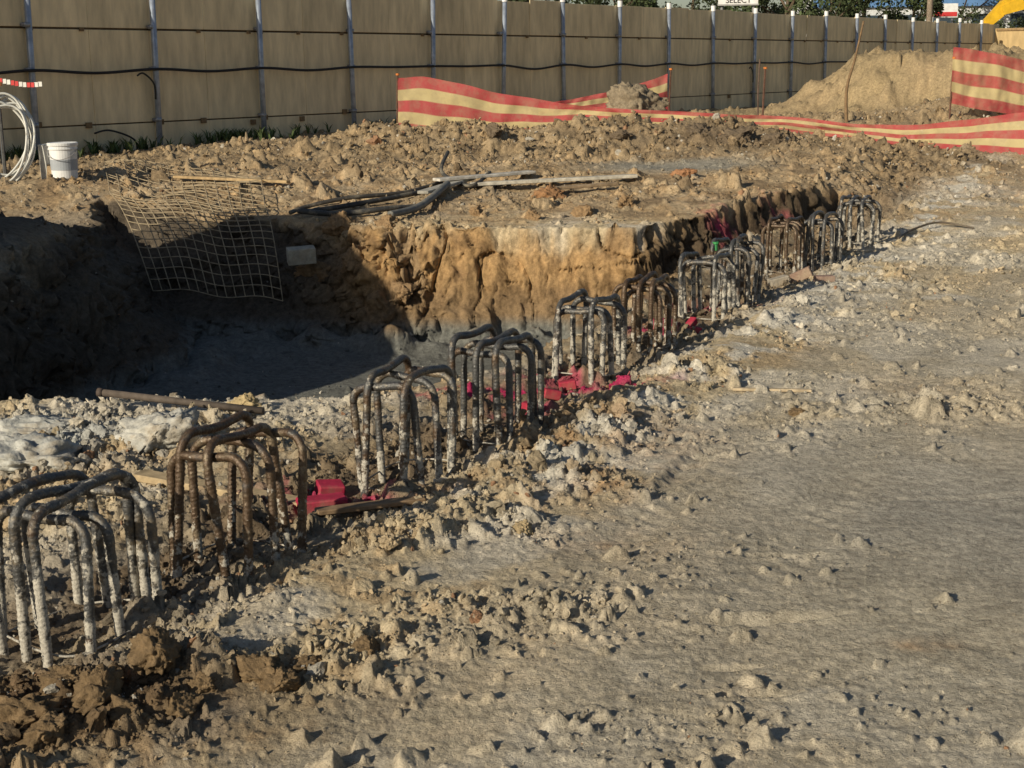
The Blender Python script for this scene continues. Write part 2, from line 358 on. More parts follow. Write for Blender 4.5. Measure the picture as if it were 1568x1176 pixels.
def rebar_mat(name,rust,mud):
    m,nt,b=newmat(name)
    tc=nd(nt,'ShaderNodeTexCoord'); vec=tc.outputs['Object']; sx=nd(nt,'ShaderNodeSeparateXYZ'); nt.links.new(vec,sx.inputs[0])
    n1=noise(nt,vec,9,4,.6); n2=noise(nt,vec,24,6,.7); n3=noise(nt,vec,120,2,.6); n4=noise(nt,vec,14,5,.7)
    c=mixc(nt,mrange(nt,n1.outputs[0],.5-rust*.5+.18,.62-rust*.5+.18,0,1),(.095,.095,.095),(.105,.068,.042))
    c=mixc(nt,mrange(nt,n4.outputs[0],.52,.64,0,.7),c,(.25,.20,.135))
    h=mrange(nt,sx.outputs[2],.05,.42,.14,-.03)
    ad=nd(nt,'ShaderNodeMath',operation='ADD'); nt.links.new(n2.outputs[0],ad.inputs[0]); nt.links.new(h,ad.inputs[1])
    mk_=mrange(nt,ad.outputs[0],.66-mud*.2,.71-mud*.2,0,1)
    c=mixc(nt,mk_,c,(.46,.43,.37))
    c=mixc(nt,1.,c,mrange(nt,n3.outputs[0],.3,.7,.6,1.15),'MULTIPLY')
    nt.links.new(c,b.inputs['Base Color'])
    r=mrange(nt,mk_,0,1,.38,.9); nt.links.new(r,b.inputs['Roughness'])
    me=mrange(nt,mk_,0,1,.35,0); nt.links.new(me,b.inputs['Metallic'])
    bp=nd(nt,'ShaderNodeBump'); bp.inputs['Strength'].default_value=.8; bp.inputs['Distance'].default_value=.010
    nt.links.new(ad.outputs[0],bp.inputs['Height']); nt.links.new(bp.outputs[0],b.inputs['Normal'])
    return m
M_RB=[rebar_mat('rebar_grey_slurry',.2,.6),rebar_mat('rebar_rusty',.8,.25),rebar_mat('rebar_dark',.3,.22),rebar_mat('rebar_mixed',.4,.42)]

# ------------------------------------------------------------------ ground sheet
ys=[-60,-30,-15,-8,-4,-2,-.5,.5,1.2,1.8,2.2,2.5]; y=2.6
while y<900:
    ys.append(y)
    if y<12.2: y+=.0028*y
    elif y<13.6: y+=.008
    elif y<17: y+=.024
    elif y<36: y+=.0036*y
    elif y<70: y+=.03*y
    else: y+=.15*y
ys=np.array(ys)
u=list(np.arange(0,.42,.00112)); v=.42
while v<1.: u.append(v); v+=.006
while v<90: u.append(v); v*=1.25
u=np.array(u); u=np.concatenate([-u[:0:-1],u])
W=np.where(ys<3,3.,ys)
X=(u[None,:]*W[:,None]); Y=np.repeat(ys[:,None],len(u),1)
x=X.ravel(); yv=Y.ravel()
near=(np.abs(x)<60)&(yv<90)&(yv>-10)
z=np.full(x.shape,0.3); z[near]=height(x[near],yv[near]); z[yv<=-10]=0
nr,nc=X.shape
Zb=np.full(x.shape,0.3); Zb[near]=height(x[near],yv[near],False)
Z=Zb.reshape(nr,nc)
gy=np.gradient(Z,axis=0)/np.maximum(np.gradient(Y,axis=0),1e-6); gx=np.gradient(Z,axis=1)/np.maximum(np.gradient(X,axis=1),1e-6)
gm=np.sqrt(gx**2+gy**2).ravel()+1e-6
st=np.clip((gm-.6)/1.2,0,1)
d0=sdf(x,yv,PIT)
st=st*ss(.35,.1,d0)*(yv>7)*(yv<18)
S2=st.reshape(nr,nc)
for _ in range(8):
    S2[1:-1]=(S2[:-2]+S2[1:-1]*2+S2[2:])/4
st=S2.ravel()
idx=np.where(st>.02)[0]
a,b,c=x[idx],yv[idx],Zb[idx]
e=.05
ox=(sdf(a+e,b,PIT)-sdf(a-e,b,PIT)); oy=(sdf(a,b+e,PIT)-sdf(a,b-e,PIT)); on=np.sqrt(ox**2+oy**2)+1e-6; ox=-ox/on; oy=-oy/on
cut=ss(-.9,-.4,a)*ss(11.5,12.2,b)          # machine-cut clay face: flatter, blocky
push=np.zeros(len(idx)); lift=push.copy()
wa=a+.05*pn3(a*5,b*5,c*5,33); wc=c+.05*pn3(a*5,b*5,c*5,34)
for f,am,ac,sd in ((2.2,.22,.07,1),(4.6,.17,.03,2),(10,.12,.02,3),(21,.07,.018,4),(44,.035,.014,5),(80,.012,.010,6)):
    nn=np.abs(pn3(wa*f,b*f,wc*f*1.3,sd)); k=am*(1-cut)+ac*cut; push+=k*(nn-.18); lift+=.35*k*pn3(a*f,b*f,c*f,sd+20)
tcoord=np.where(a>1.1,a+b*.6,a)
fc=clod(tcoord,c*.9,.42,71,1.0,.35); fc2=clod(tcoord+3,c,.17,72,.8,.3)
push+=cut*(.65*fc+.45*fc2-.03)
crack=np.exp(-(pn3(wa*1.9,b*1.9,wc*.7,41)/.02)**2)+.7*np.exp(-(pn3(wa*1.3,b*1.5,wc*2.8,44)/.02)**2); push-=.09*crack
x2=x.copy();y2=yv.copy();z2=z.copy()
x2[idx]+=ox*push*st[idx]; y2[idx]+=oy*push*st[idx]; z2[idx]+=lift*st[idx]
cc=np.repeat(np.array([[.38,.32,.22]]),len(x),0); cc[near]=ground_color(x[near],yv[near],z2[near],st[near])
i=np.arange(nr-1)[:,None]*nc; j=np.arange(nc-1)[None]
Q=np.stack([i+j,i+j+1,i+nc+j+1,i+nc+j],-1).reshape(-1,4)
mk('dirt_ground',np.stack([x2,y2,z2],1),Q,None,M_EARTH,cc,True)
def H(x,y): return float(height(np.array([x]),np.array([y]))[0])

# ------------------------------------------------------------------ clods and gravel
def ico(sub):
    bm=bmesh.new(); bmesh.ops.create_icosphere(bm,subdivisions=sub,radius=1); V=np.array([v.co[:] for v in bm.verts]); F=np.array([[v.index for v in f.verts] for f in bm.faces]); bm.free(); return V,F
def rockv(sub,r,planes=9,jit=.16):
    V,F=ico(sub); V=V.copy()
    for _ in range(planes):
        n=r.normal(size=3); n/=np.linalg.norm(n); d=r.uniform(.4,.8); q=V@n-d; V-=np.clip(q,0,None)[:,None]*n
    V+=jit*np.stack([pn3(V[:,0]*2.3,V[:,1]*2.3,V[:,2]*2.3,int(r.integers(50))+k) for k in range(3)],1)
    if sub>=3: V+=jit*.8*np.stack([pn3(V[:,0]*5,V[:,1]*5,V[:,2]*5,int(r.integers(50))+k) for k in range(3)],1)
    V*=r.uniform(.6,1.3,3)*np.array([1,1,.8]); return V,F
def scatter(n,sub,r0,py,zmul,thr,seed,ymax=26,ymin=2.8,wid=.5,cap=2.0):
    r=np.random.default_rng(seed)
    m=n*9
    yy=np.exp(r.uniform(math.log(ymin),math.log(ymax),m)); xx=r.uniform(-wid,wid,m)*yy
    R=rough(xx,yy); dd=sdf(xx,yy,PIT)
    p=np.clip((R-thr),0,1)**1.3*(1-.8*ss(-.4,-.7,dd))*np.where((dd>-.45)&(dd<.02)&(yy>12),.06,1)
    k=np.where(r.uniform(0,1,m)<p)[0][:n]
    xx,yy,R=xx[k],yy[k],R[k]; n=len(k)
    sz=r0*(yy/4)**py*np.clip(np.exp(r.normal(-.1,.42,n)),.3,cap)*(.7+.4*R)
    zz=height(xx,yy)+sz*zmul
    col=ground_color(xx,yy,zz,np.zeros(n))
    t=r.uniform(0,1,n)[:,None]
    col=col*r.uniform(.68,1.12,n)[:,None]
    col=np.where(t<.06,np.array([[.50,.46,.39]])*r.uniform(.75,1.1,n)[:,None],col)
    col=np.where((t>.98),np.array([[.34,.2,.12]]),col)
    VV=[];FF=[];CC=[];base=0
    var=[rockv(sub,r) for _ in range(18)]
    vid=r.integers(0,18,n)
    q=r.normal(size=(n,4)); q/=np.linalg.norm(q,axis=1)[:,None]; w,a,b,c=q.T
    RM=np.stack([1-2*(b*b+c*c),2*(a*b-c*w),2*(a*c+b*w),2*(a*b+c*w),1-2*(a*a+c*c),2*(b*c-a*w),2*(a*c-b*w),2*(b*c+a*w),1-2*(a*a+b*b)],1).reshape(n,3,3)
    for vi,(V,F) in enumerate(var):
        s=np.where(vid==vi)[0]
        if not len(s): continue
        P=np.einsum('nij,vj->nvi',RM[s],V)*sz[s][:,None,None]+np.stack([xx[s],yy[s],zz[s]],1)[:,None]
        VV.append(P.reshape(-1,3)); FF.append((F[None]+(np.arange(len(s))*len(V))[:,None,None]).reshape(-1,3)+base); base+=len(s)*len(V)
        CC.append(np.repeat(col[s],len(V),0))
    return np.vstack(VV),np.vstack(FF),np.vstack(CC)
for nm,args in (('gravel',(48000,1,.0045,.7,.2,.0,11)),('dirt_clods',(16000,2,.0105,.6,.1,.13,12)),('soil_lumps',(1700,3,.024,.45,.0,.42,13))):
    V,F,C=scatter(*args); mk(nm,V,None,F,M_CLOD,C,False)
def rock(name,x,y,r,col,dz=.3,seed=1,scale=(1,1,1),mat=None,rot=0,z=None):
    rr=np.random.default_rng(seed); V,F=ico(5)
    for _ in range(10):
        n=rr.normal(size=3); n/=np.linalg.norm(n); d=rr.uniform(.5,.85); q=V@n-d; V=V-np.clip(q,0,None)[:,None]*n
    for f,a in ((1.5,.3),(3.5,.2),(8,.12),(18,.06)): V=V*(1+a*(1.6*np.abs(pn3(V[:,0]*f,V[:,1]*f,V[:,2]*f,seed))-.3)[:,None])
    V=V*r*np.array(scale); ca,sa=math.cos(rot),math.sin(rot); V=V@np.array([[ca,sa,0],[-sa,ca,0],[0,0,1]])
    zz=(H(x,y) if z is None else z)+r*scale[2]*dz
    return mk(name,V,None,F,mat or M_CLOD,np.repeat(np.array([col]),len(V),0),True,None,(x,y,zz))
rock('boulder',2.0,22.5,.42,(.27,.22,.155),.0,3,(1.1,.9,.95),z=1.08)
rock('concrete_lump',-1.62,6.25,.17,(.45,.44,.40),.35,4,(1.3,.9,.8),M_CONC)
rock('concrete_lump',-2.12,6.05,.22,(.42,.42,.39),.0,5,(1.3,1.,.5),M_CONC)
rock('concrete_lump',-2.3,6.6,.2,(.42,.42,.39),.0,6,(1.5,.8,.5),M_CONC)
rock('yellow_stone',-1.36,7.0,.065,(.55,.43,.24),.4,7,(1.4,.9,.8))
rock('stone',-.43,4.72,.036,(.48,.38,.25),.6,8)
rock('stone',.03,5.0,.035,(.45,.35,.21),.4,9)
for k,(a,b,r) in enumerate([(-1.28,3.42,.09),(-1.1,3.5,.08),(-.98,3.7,.08),(-.72,3.72,.075),(-.6,3.8,.05),(-.43,3.9,.05),(-1.42,3.7,.06),(-.85,3.62,.05),(1.38,6.75,.05),(-1.2,3.58,.06),(-.65,3.66,.05),(-1.0,3.45,.06),(-1.18,3.33,.07),(-.88,3.5,.05)]):
    rock('clay_clod',a,b,r,(.23,.16,.09),.1,20+k,(1.1,.9,.8),rot=k)
for k,(a,b,r) in enumerate([(3.0,18.9,.2),(2.5,19.2,.16),(3.4,18.6,.14),(2.8,18.5,.13),(1.5,19.0,.13),(-.2,19.2,.12)]): rock('clay_clod',a,b,r,(.17,.13,.09),.1,41+k,(1.3,1,.8),rot=k)
rock('orange_clay_clod',.4,14.5,.13,(.36,.20,.1),.2,54,(1.2,1,.9)); rock('orange_clay_clod',1.9,15.6,.11,(.36,.19,.1),.2,55,(1.2,1,.9))
for k,(a,b,r) in enumerate([(-1.75,12.95,.15),(-1.35,12.75,.14),(-.95,12.6,.13),(-1.1,12.95,.13),(-1.55,13.2,.13),(.2,13.3,.09),(.7,13.5,.10),(-.3,13.6,.09),(1.1,13.9,.1)]): rock('clay_clod',a,b,r,(.30,.20,.11),-.1,60+k,(1.2,1,.9),rot=k)

# ------------------------------------------------------------------ rebar cages
def ubar(mb,p0,p1,h,R=.075,r=.0152,deep=.25,step=.005,sides=10,rg=None,rib=.15):
    p0=np.array(p0);p1=np.array(p1); L=np.linalg.norm(p1-p0); e=(p1-p0)/L
    pts=[(0,-deep),(0,h-R)]+[(R-R*math.cos(t),h-R+R*math.sin(t)) for t in np.linspace(0,math.pi/2,9)[1:]]
    pts+=[(L-R+R*math.sin(t),h-R+R*math.cos(t)) for t in np.linspace(0,math.pi/2,9)]+[(L,-deep)]
    pts=np.array(pts); seg=np.concatenate([[0],np.cumsum(np.linalg.norm(np.diff(pts,axis=0),axis=1))])
    q=np.arange(0,seg[-1],step); px=np.interp(q,seg,pts[:,0]); pz=np.interp(q,seg,pts[:,1])
    tx,ty=rg.normal(0,.04,2)
    P=np.stack([p0[0]+e[0]*px+tx*(pz),p0[1]+e[1]*px+ty*(pz),pz+.010*np.sin(px*14+rg.uniform(0,6))*(pz>h-R)],1)
    lump=r*(1+.12*pn(q*22,q*0+rg.uniform(0,90),3))
    mb.tube(P,lump,sides,rib=rib)
def cage(x,y,mi,h=.47,seed=0,w=.33,d=.40,rot=None,step=.005,nA=3,nB=3):
    rg=np.random.default_rng(100+seed); mb=MB(); g=height(np.array([x]),np.array([y]),False)[0]-.02
    rot=-.446 if rot is None else rot
    ca,sa=math.cos(rot),math.sin(rot)
    T=lambda a,b:(a*ca-b*sa,a*sa+b*ca)
    for k in range(nA):
        t=-.42+ .84*k/(nA-1) + rg.uniform(-.05,.05)
        ubar(mb,T(-w/2+rg.uniform(-.015,.015),t*d),T(w/2+rg.uniform(-.015,.015),t*d+rg.uniform(-.03,.03)),h-.04+rg.uniform(-.02,.01),rg=rg,step=step)
    for k in range(nB):
        t=-.33+.66*k/(nB-1)+rg.uniform(-.06,.06)
        ubar(mb,T(t*w,-d/2-.02+rg.uniform(-.02,.02)),T(t*w+rg.uniform(-.03,.03),d/2+.02),h+rg.uniform(-.005,.02),rg=rg,step=step)
    hp=[(*T(w*.47*sx,d*.47*sy),.06+rg.uniform(-.03,.03)) for sx,sy in ((-1,-1),(1,-1),(1,1),(-1,1),(-1,-1))]
    mb.tube(spline(hp,50),.004,6)
    return mb.obj('rebar_cage',M_RB[mi],True,None,(x,y,g))
cage(-1.35,4.2,0,.50,1,.33,.42); cage(-.96,4.76,1,.52,2,.31,.36,nB=2)
cage(-.43,5.78,3,.51,3,.27,.33,nB=2); cage(-.08,6.42,2,.52,4,.32,.36)
cage(.42,7.88,0,.48,5,.31,.34,nB=2); cage(.82,8.58,1,.47,6,.29,.33)
cage(1.35,9.75,0,.47,7,.30,.34,step=.007,nB=2); cage(1.60,10.2,2,.51,8,.27,.30,step=.007)
cage(2.25,11.85,1,.48,9,.28,.34,step=.008,nB=2); cage(2.60,12.05,2,.46,10,.26,.32,step=.008)
cage(3.14,13.0,0,.45,11,.3,.34,step=.009)

# ------------------------------------------------------------------ hoarding fence
F0=np.array([-6.6,20.2]); FD=np.array([.592,.806]); FN=np.array([.806,-.592]); fz=.5; fh=2.5; PS=2.17
fr=np.random.default_rng(5)
fence=empty('plywood_hoarding_fence')
mb=MB(); ang=math.atan2(FD[1],FD[0])
SW=PS/2; k=-6*PS
NB=40.4
while k<NB:
    c=F0+FD*(k+SW/2)
    g=fr.uniform(.88,1.06); base=np.array([.84,.70,.45])*g
    off=fr.uniform(-.006,.006)
    for (z0,z1) in ((-.1,.455),(.475,1.80),(1.83,2.5+fr.uniform(-.03,.02))):
        cc_=base*fr.uniform(.92,1.04)
        mb.box((c[0]+FN[0]*off,c[1]+FN[1]*off,fz+(z0+z1)/2),(SW-.005,.018,z1-z0),ang,cc_,.003)
        off+=fr.uniform(-.006,.006)
    k+=SW
mb.obj('plywood_sheets',M_PLY,False,fence)
mb=MB()
ks=np.arange(-6,NB/PS-.5,1)*PS
for zr in (.465,1.815):
    for k in ks:
        c=F0+FD*(k+PS/2)-FN*.035
        mb.box((c[0],c[1],fz+zr),(PS-.01,.045,.09),ang,np.array([.10,.07,.04])*fr.uniform(.8,1.2),.004)
for k in ks:
    for q in (.1,.95,2.0):
        if fr.uniform()<.5:
            c=F0+FD*(k+q)+FN*.03; mb.box((c[0],c[1],fz+.44+fr.uniform(-.05,.1)),(.10,.035,.08),ang,(.22,.15,.08),.004)
            c=F0+FD*(k+q)+FN*.03; mb.box((c[0],c[1],fz+1.8),(.07,.03,.05),ang,(.22,.15,.08),.004)
mb.obj('timber_rails',M_WOOD,False,fence)
mb=MB(); mc=MB()
for k in range(-5,19):
    c=F0+FD*(PS*k)+FN*.09; t=fr.normal(0,.012,2)
    top=fz+fh+fr.uniform(.0,.08)
    mb.tube([(c[0],c[1],fz-.3),(c[0]+t[0],c[1]+t[1],fz+1.2),(c[0]+2*t[0],c[1]+2*t[1],top)],.044,12,(.34,.39,.48))
    for zc in (.5,1.25,1.85):
        mb.tube([(c[0],c[1],fz+zc-.03),(c[0],c[1],fz+zc+.03)],.054,12,(.30,.32,.36))
        mb.box((c[0]-FN[0]*.04,c[1]-FN[1]*.04,fz+zc),(.12,.06,.05),ang,(.25,.25,.27))
    mc.tube([(c[0]+2*t[0],c[1]+2*t[1],top-.06),(c[0]+2*t[0],c[1]+2*t[1],top+.07)],.055,12,(.75,.76,.78))
mb.obj('steel_posts',M_STEEL,True,fence); mc.obj('post_caps',M_PLAST,False,fence)
mb=MB(); pts=[]
for k in range(-5,19):
    c=F0+FD*(PS*k)+FN*.15; pts.append((c[0],c[1],fz+1.24))
    c=F0+FD*(PS*k+PS/2)+FN*.12; pts.append((c[0],c[1],fz+1.24-fr.uniform(.0,.08)))
mb.tube(spline(pts,400),.021,6,(.02,.02,.023))
for k,zz,L in ((.75,1.15,.3),(.4,.35,.7),(8.9,1.1,.2)):
    c=F0+FD*k*2.4+FN*.13
    mb.tube(spline([(c[0],c[1],fz+zz),(c[0]+FD[0]*L*.4,c[1]+FD[1]*L*.4,fz+zz+.03),(c[0]+FD[0]*L,c[1]+FD[1]*L,fz+zz-.12),(c[0]+FD[0]*L*1.05,c[1]+FD[1]*L*1.05,fz+zz-.35)],30),.014,6,(.03,.03,.03))
mb.obj('power_cable',M_CABLE,True,fence)
f2=empty('corner_hoarding'); mb=MB(); a0=np.array([17.5,52.9]); dd=np.array([.95,-.31]); dd/=np.linalg.norm(dd); an2=math.atan2(dd[1],dd[0])
for k in range(12):
    c=a0+dd*(1.2*k+.6)
    for z0,z1 in ((0,1.3),(1.305,2.35)):
        mb.box((c[0],c[1],fz+(z0+z1)/2),(1.19,.02,z1-z0),an2,np.array([.55,.40,.20])*fr.uniform(.9,1.1),.003)
mb.obj('sheets',M_PLY,False,f2); mb=MB()
for zr in (1.3,2.3): 
    c=a0+dd*7.2; mb.box((c[0]+.02,c[1]-.04,fz+zr),(14.4,.05,.08),an2,(.3,.2,.1))
mb.obj('rails',M_WOOD,False,f2)

mb=MB()
for _ in range(260):
    k=fr.uniform(-6,14) if fr.uniform()<.4 else fr.choice([1.2,3.4,3.8,8.0,-.5])+fr.normal(0,.35)
    c=F0+FD*k+FN*abs(fr.normal(.25,.2)); g=H(c[0],c[1])
    for b in range(7):
        a=fr.uniform(0,6.28); L=fr.uniform(.08,.24); o=np.array([math.cos(a),math.sin(a)])*.5
        p=np.array([c[0],c[1],g-.02]); q=np.array([-math.sin(a),math.cos(a),0])*.012
        m_=p+np.array([o[0]*L*.5,o[1]*L*.5,L*.7]); e=p+np.array([o[0]*L*1.3,o[1]*L*1.3,L])
        mb.add([p-q,p+q,m_+q,m_-q,e],[(0,1,2,3)],[(3,2,4)],np.array([.07,.10,.035])*fr.uniform(.7,1.5))
M_LEAF=attr_mat('foliage',.7,2,.3,0)
mb.obj('weeds',M_LEAF,False)

# ------------------------------------------------------------------ barrier mesh
def barrier_mat():
    m,nt,b=newmat('barrier_netting'); at=nd(nt,'ShaderNodeAttribute',attribute_name='col'); tc=nd(nt,'ShaderNodeTexCoord')
    n=noise(nt,tc.outputs['Object'],6,5,.7); c=mixc(nt,mrange(nt,n.outputs[0],.42,.75,.05,.6),at.outputs['Color'],(.40,.30,.19))
    nt.links.new(c,b.inputs['Base Color']); b.inputs['Roughness'].default_value=.75
    tl=nd(nt,'ShaderNodeBsdfTranslucent'); nt.links.new(c,tl.inputs[0]); tp=nd(nt,'ShaderNodeBsdfTransparent')
    m1=nd(nt,'ShaderNodeMixShader'); m1.inputs[0].default_value=.3; m2=nd(nt,'ShaderNodeMixShader'); m2.inputs[0].default_value=.16
    out=nt.nodes['Material Output']
    nt.links.new(b.outputs[0],m1.inputs[1]); nt.links.new(tl.outputs[0],m1.inputs[2]); nt.links.new(m1.outputs[0],m2.inputs[1]); nt.links.new(tp.outputs[0],m2.inputs[2]); nt.links.new(m2.outputs[0],out.inputs['Surface'])
    return m
M_BAR=barrier_mat()
def barrier(keys,posts,seed):
    e=empty('barrier_netting'); r=np.random.default_rng(seed)
    K=spline(keys,200); nv=60
    vv=np.linspace(0,1,nv)
    red=np.array([.52,.06,.07]);yel=np.array([.68,.56,.28])
    Lc=np.concatenate([[0],np.cumsum(np.linalg.norm(np.diff(K[:,:2],axis=0),axis=1))])
    LL,VV=np.meshgrid(Lc,vv,indexing='ij')
    hh=(K[:,2]-K[:,3])[:,None]
    wv=.05*pn(LL*.9,VV*.8,seed)+.03*pn(LL*3,VV*1.5+LL*.3,seed+2)+.012*pn(LL*8,VV*3,seed+4)
    zz=K[:,2][:,None]-hh*VV+hh*(.04*np.sin(LL*2+VV*2)+.05*pn(LL*1.5,VV*1.2,seed+5))
    P=np.stack([K[:,0][:,None]+wv*.4,K[:,1][:,None]+wv*1.8,zz],-1).reshape(-1,3)
    yb=((VV>.22)&(VV<.42))|((VV>.62)&(VV<.80))
    C=np.where(yb.reshape(-1)[:,None],yel,red)
    n=len(K); i=np.arange(n-1)[:,None]*nv; j=np.arange(nv-1)[None]
    Q=np.stack([i+j,i+j+1,i+nv+j+1,i+nv+j],-1).reshape(-1,4)
    mk('netting',P,Q,None,M_BAR,C,True,e)
    mb=MB()
    for (a,b,h) in posts:
        g=H(a,b); mb.tube([(a,b,g-.2),(a+.01,b,g+h*.5),(a+.03,b,g+h)],.016,6,(.12,.06,.04)); 
        mb.tube([(a+.03,b,g+h-.03),(a+.03,b,g+h)],.03,8,(.6,.2,.05))
    mb.obj('stakes',M_RUSTW,False,e)
barrier([(-1.73,23,1.58,.62),(-.6,22.8,1.42,.62),(.6,22.5,1.20,.66),(1.66,22.2,1.05,.75),(3.0,21.6,.99,.74),(3.9,21,.95,.72),(4.7,20.0,.86,.66),(5.4,19.2,.88,.58),(6.5,18.2,1.02,.50),(8.5,17.6,1.1,.5)],[(-1.75,23.05,.95),(3.85,22.1,1.0),(8.5,17.7,.6)],2)
barrier([(.5,23.8,1.10,.8),(1.3,24,1.2,.85),(2.0,24,1.35,.9),(2.62,24,1.58,.9)],[(2.64,24,1.0)],4)
barrier([(7.27,24,1.90,.95),(8.0,24,1.74,.86),(8.8,24,1.66,.82),(10,23.8,1.7,.8),(12,23.5,1.8,.8)],[(7.27,24.03,1.0),(12,23.55,1.1)],6)
mb=MB(); g=H(5.6,24.2)
mb.tube(spline([(5.62,24.2,g-.1),(5.60,24.2,g+.5),(5.72,24.2,g+1.0),(5.84,24.2,g+1.6)],24),np.linspace(.032,.014,24),8,(.20,.13,.07)); mb.obj('leaning_branch',M_WOOD,True)
mb=MB(); g=H(3.95,23); mb.tube([(3.95,23,g-.1),(3.93,23,g+.6),(3.95,23,g+1.15)],.014,6,(.12,.08,.06)); mb.obj('star_picket',M_RUSTW,False)

# ------------------------------------------------------------------ steel mesh sheet over the bank
def qp(s_,t_):
    A=np.array([-4.75,17.0]);B=np.array([-2.7,15.7]);C_=np.array([-3.95,14.3]);D=np.array([-2.3,13.6]);E=np.array([-3.2,12.75]);G=np.array([-2.02,12.6])
    if t_<.45:
        f=t_/.45; p=(A*(1-s_)+B*s_)*(1-f)+(C_*(1-s_)+D*s_)*f
    else:
        f=(t_-.45)/.55; p=(C_*(1-s_)+D*s_)*(1-f)+(E*(1-s_)+G*s_)*f
    return p
SS=np.linspace(0,1,15); TT=np.linspace(0,1,25)
def mp(s_,t_):
    p=qp(s_,t_); g=float(height(np.array([p[0]]),np.array([p[1]]),False)[0])
    if t_<.45: z_=g+.07+.04*math.sin(s_*6+t_*9)
    else:
        f=(t_-.45)/.55; gt=.50-.1*s_; z_=gt+(-.22-.1*s_-gt)*(f**1.15)+.12*math.sin(f*3.1); z_=max(z_,g+.05)
    return (p[0],p[1],z_+.02*math.sin(s_*11+t_*5))
mb=MB()
for s_ in SS: mb.tube([mp(s_,t) for t in np.linspace(0,1,40)],.0048,5,(.36,.29,.19))
for t_ in TT: mb.tube([mp(s,t_) for s in np.linspace(0,1,24)],.0048,5,(.36,.29,.19))
mb.obj('steel_mesh_sheet',M_RUSTW,True)

# ------------------------------------------------------------------ bucket, coil, tape
def lathe(mb,prof,c,n=32,col=(1,1,1)):
    prof=np.array(prof); th=np.linspace(0,2*math.pi,n,endpoint=False)
    V=np.stack([prof[:,0][:,None]*np.cos(th),prof[:,0][:,None]*np.sin(th),np.repeat(prof[:,1][:,None],n,1)],-1).reshape(-1,3)+np.array(c)
    i=np.arange(len(prof)-1)[:,None]*n; j=np.arange(n)[None]; j2=(j+1)%n
    mb.add(V,np.stack([i+j,i+j2,i+n+j2,i+n+j],-1).reshape(-1,4),None,col)
bx,by=-4.64,15.15; bz=H(bx,by)+.01
mb=MB(); lathe(mb,[(0,0),(.125,0),(.13,.01),(.142,.30),(.152,.302),(.152,.315),(.144,.317),(.146,.34),(.156,.342),(.158,.365),(.15,.372),(.135,.365),(0,.366)],(0,0,0),col=(.72,.73,.74))
lathe(mb,[(.1345,.09),(.1358,.091),(.1395,.20),(.1382,.201)],(0,0,0),32,(.35,.38,.42))
mb.tube(spline([(-.155,0,.31),(-.12,-.12,.24),(0,-.17,.2),(.12,-.12,.24),(.155,0,.31)],30),.004,6,(.3,.3,.3))
mb.obj('plastic_bucket',M_PLAST,False,None,(bx,by,bz))
mb=MB(); lathe(mb,[(0,0),(.07,0),(.075,.01),(.08,.34),(.082,.36),(.06,.37),(.06,.35),(0,.33)],(0,0,0),24,(.62,.62,.58)); mb.obj('white_tub',M_PLAST,False,None,(bx-.22,by+.15,H(bx-.22,by+.15)))
mb=MB(); r=np.random.default_rng(3)
for k in range(9):
    R_=.40+r.normal(0,.03); th=np.linspace(0,6.283,60); o=r.normal(0,.02,3)
    mb.tube(np.stack([R_*.62*np.cos(th)+o[0],.12*np.cos(th)+.1*np.sin(th)+o[1]+k*.012,R_*np.sin(th)+o[2]*0+.42+.05*np.sin(th*2+k)],1),.012,8,(.66,.66,.62))
hz=H(-5.2,15.1); mb.obj('hose_coil',M_PLAST,True,None,(-5.22,15.0,hz+.02))
mb=MB(); mb.tube([(0,0,-.2),(0,0,1.05)],.02,6,(.10,.10,.10)); mb.tube([(.02,0,1.02),(.02,0,1.06)],.03,8,(.7,.3,.1))
mb.obj('star_picket',M_RUSTW,False,None,(-5.35,15.4,H(-5.35,15.4)))
mb=MB()
n=40
for i_ in range(n):
    a=-5.35-1.2+1.6*i_/n; cc_=(.6,.05,.05) if i_%4<2 else (.75,.74,.7)
    zt=hz+1.02+.03*math.sin(i_*.3); mb.box((a,15.45+.02*i_*.3,zt),(1.6/n,.003,.05),0,cc_,.0005)
mb.obj('caution_tape',M_PLAST,False)

# ------------------------------------------------------------------ loose things
def plank(name,p,q,w,t,col,mat,lift=.02,tilt=0,zs=None):
    p=np.array(p,float);q=np.array(q,float)
    z0=(H(*p) if zs is None else zs[0])+lift; z1=(H(*q) if zs is None else zs[1])+lift
    a=Vector((*p,z0));b=Vector((*q,z1)); d=(b-a); L=d.length; ex=d.normalized(); ez=Vector((0,0,1)); ey=ez.cross(ex).normalized(); ez=ex.cross(ey)
    ey2=ey*math.cos(tilt)+ez*math.sin(tilt); ez2=ex.cross(ey2)
    M=[[ex[i],ey2[i],ez2[i]] for i in range(3)]
    mb=MB(); mb.box((0,0,0),(L,w,t),0,col,.005,M=M)
    return mb.obj(name,mat,False,None,((a+b)/2)[:])
plank('timber_plank',(-1.55,5.72),(-.82,5.42),.09,.03,(.42,.32,.19),M_WOOD,.03)
plank('painted_timber_block',(-.84,5.36),(-.66,5.42),.10,.055,(.38,.02,.06),M_SPRAY,.03)
plank('painted_timber_block',(-.80,5.62),(-.70,5.66),.08,.06,(.38,.02,.06),M_SPRAY,.03,.2)
plank('timber_plank',(-.75,5.22),(-.35,5.38),.06,.02,(.25,.17,.1),M_WOOD,.005)
for (a,b,an) in ((.16,7.2,.3),(.05,7.0,-.4),(1.12,9.0,.2),(1.15,9.25,.9),(.25,7.45,.1)):
    plank('red_spacer_block',(a,b),(a+.09*math.cos(an),b+.09*math.sin(an)),.05,.05,(.40,.03,.06),M_SPRAY,.02)
plank('timber_plank',(-.4,15.0),(1.35,15.35),.13,.035,(.52,.48,.40),M_WOOD,.07)
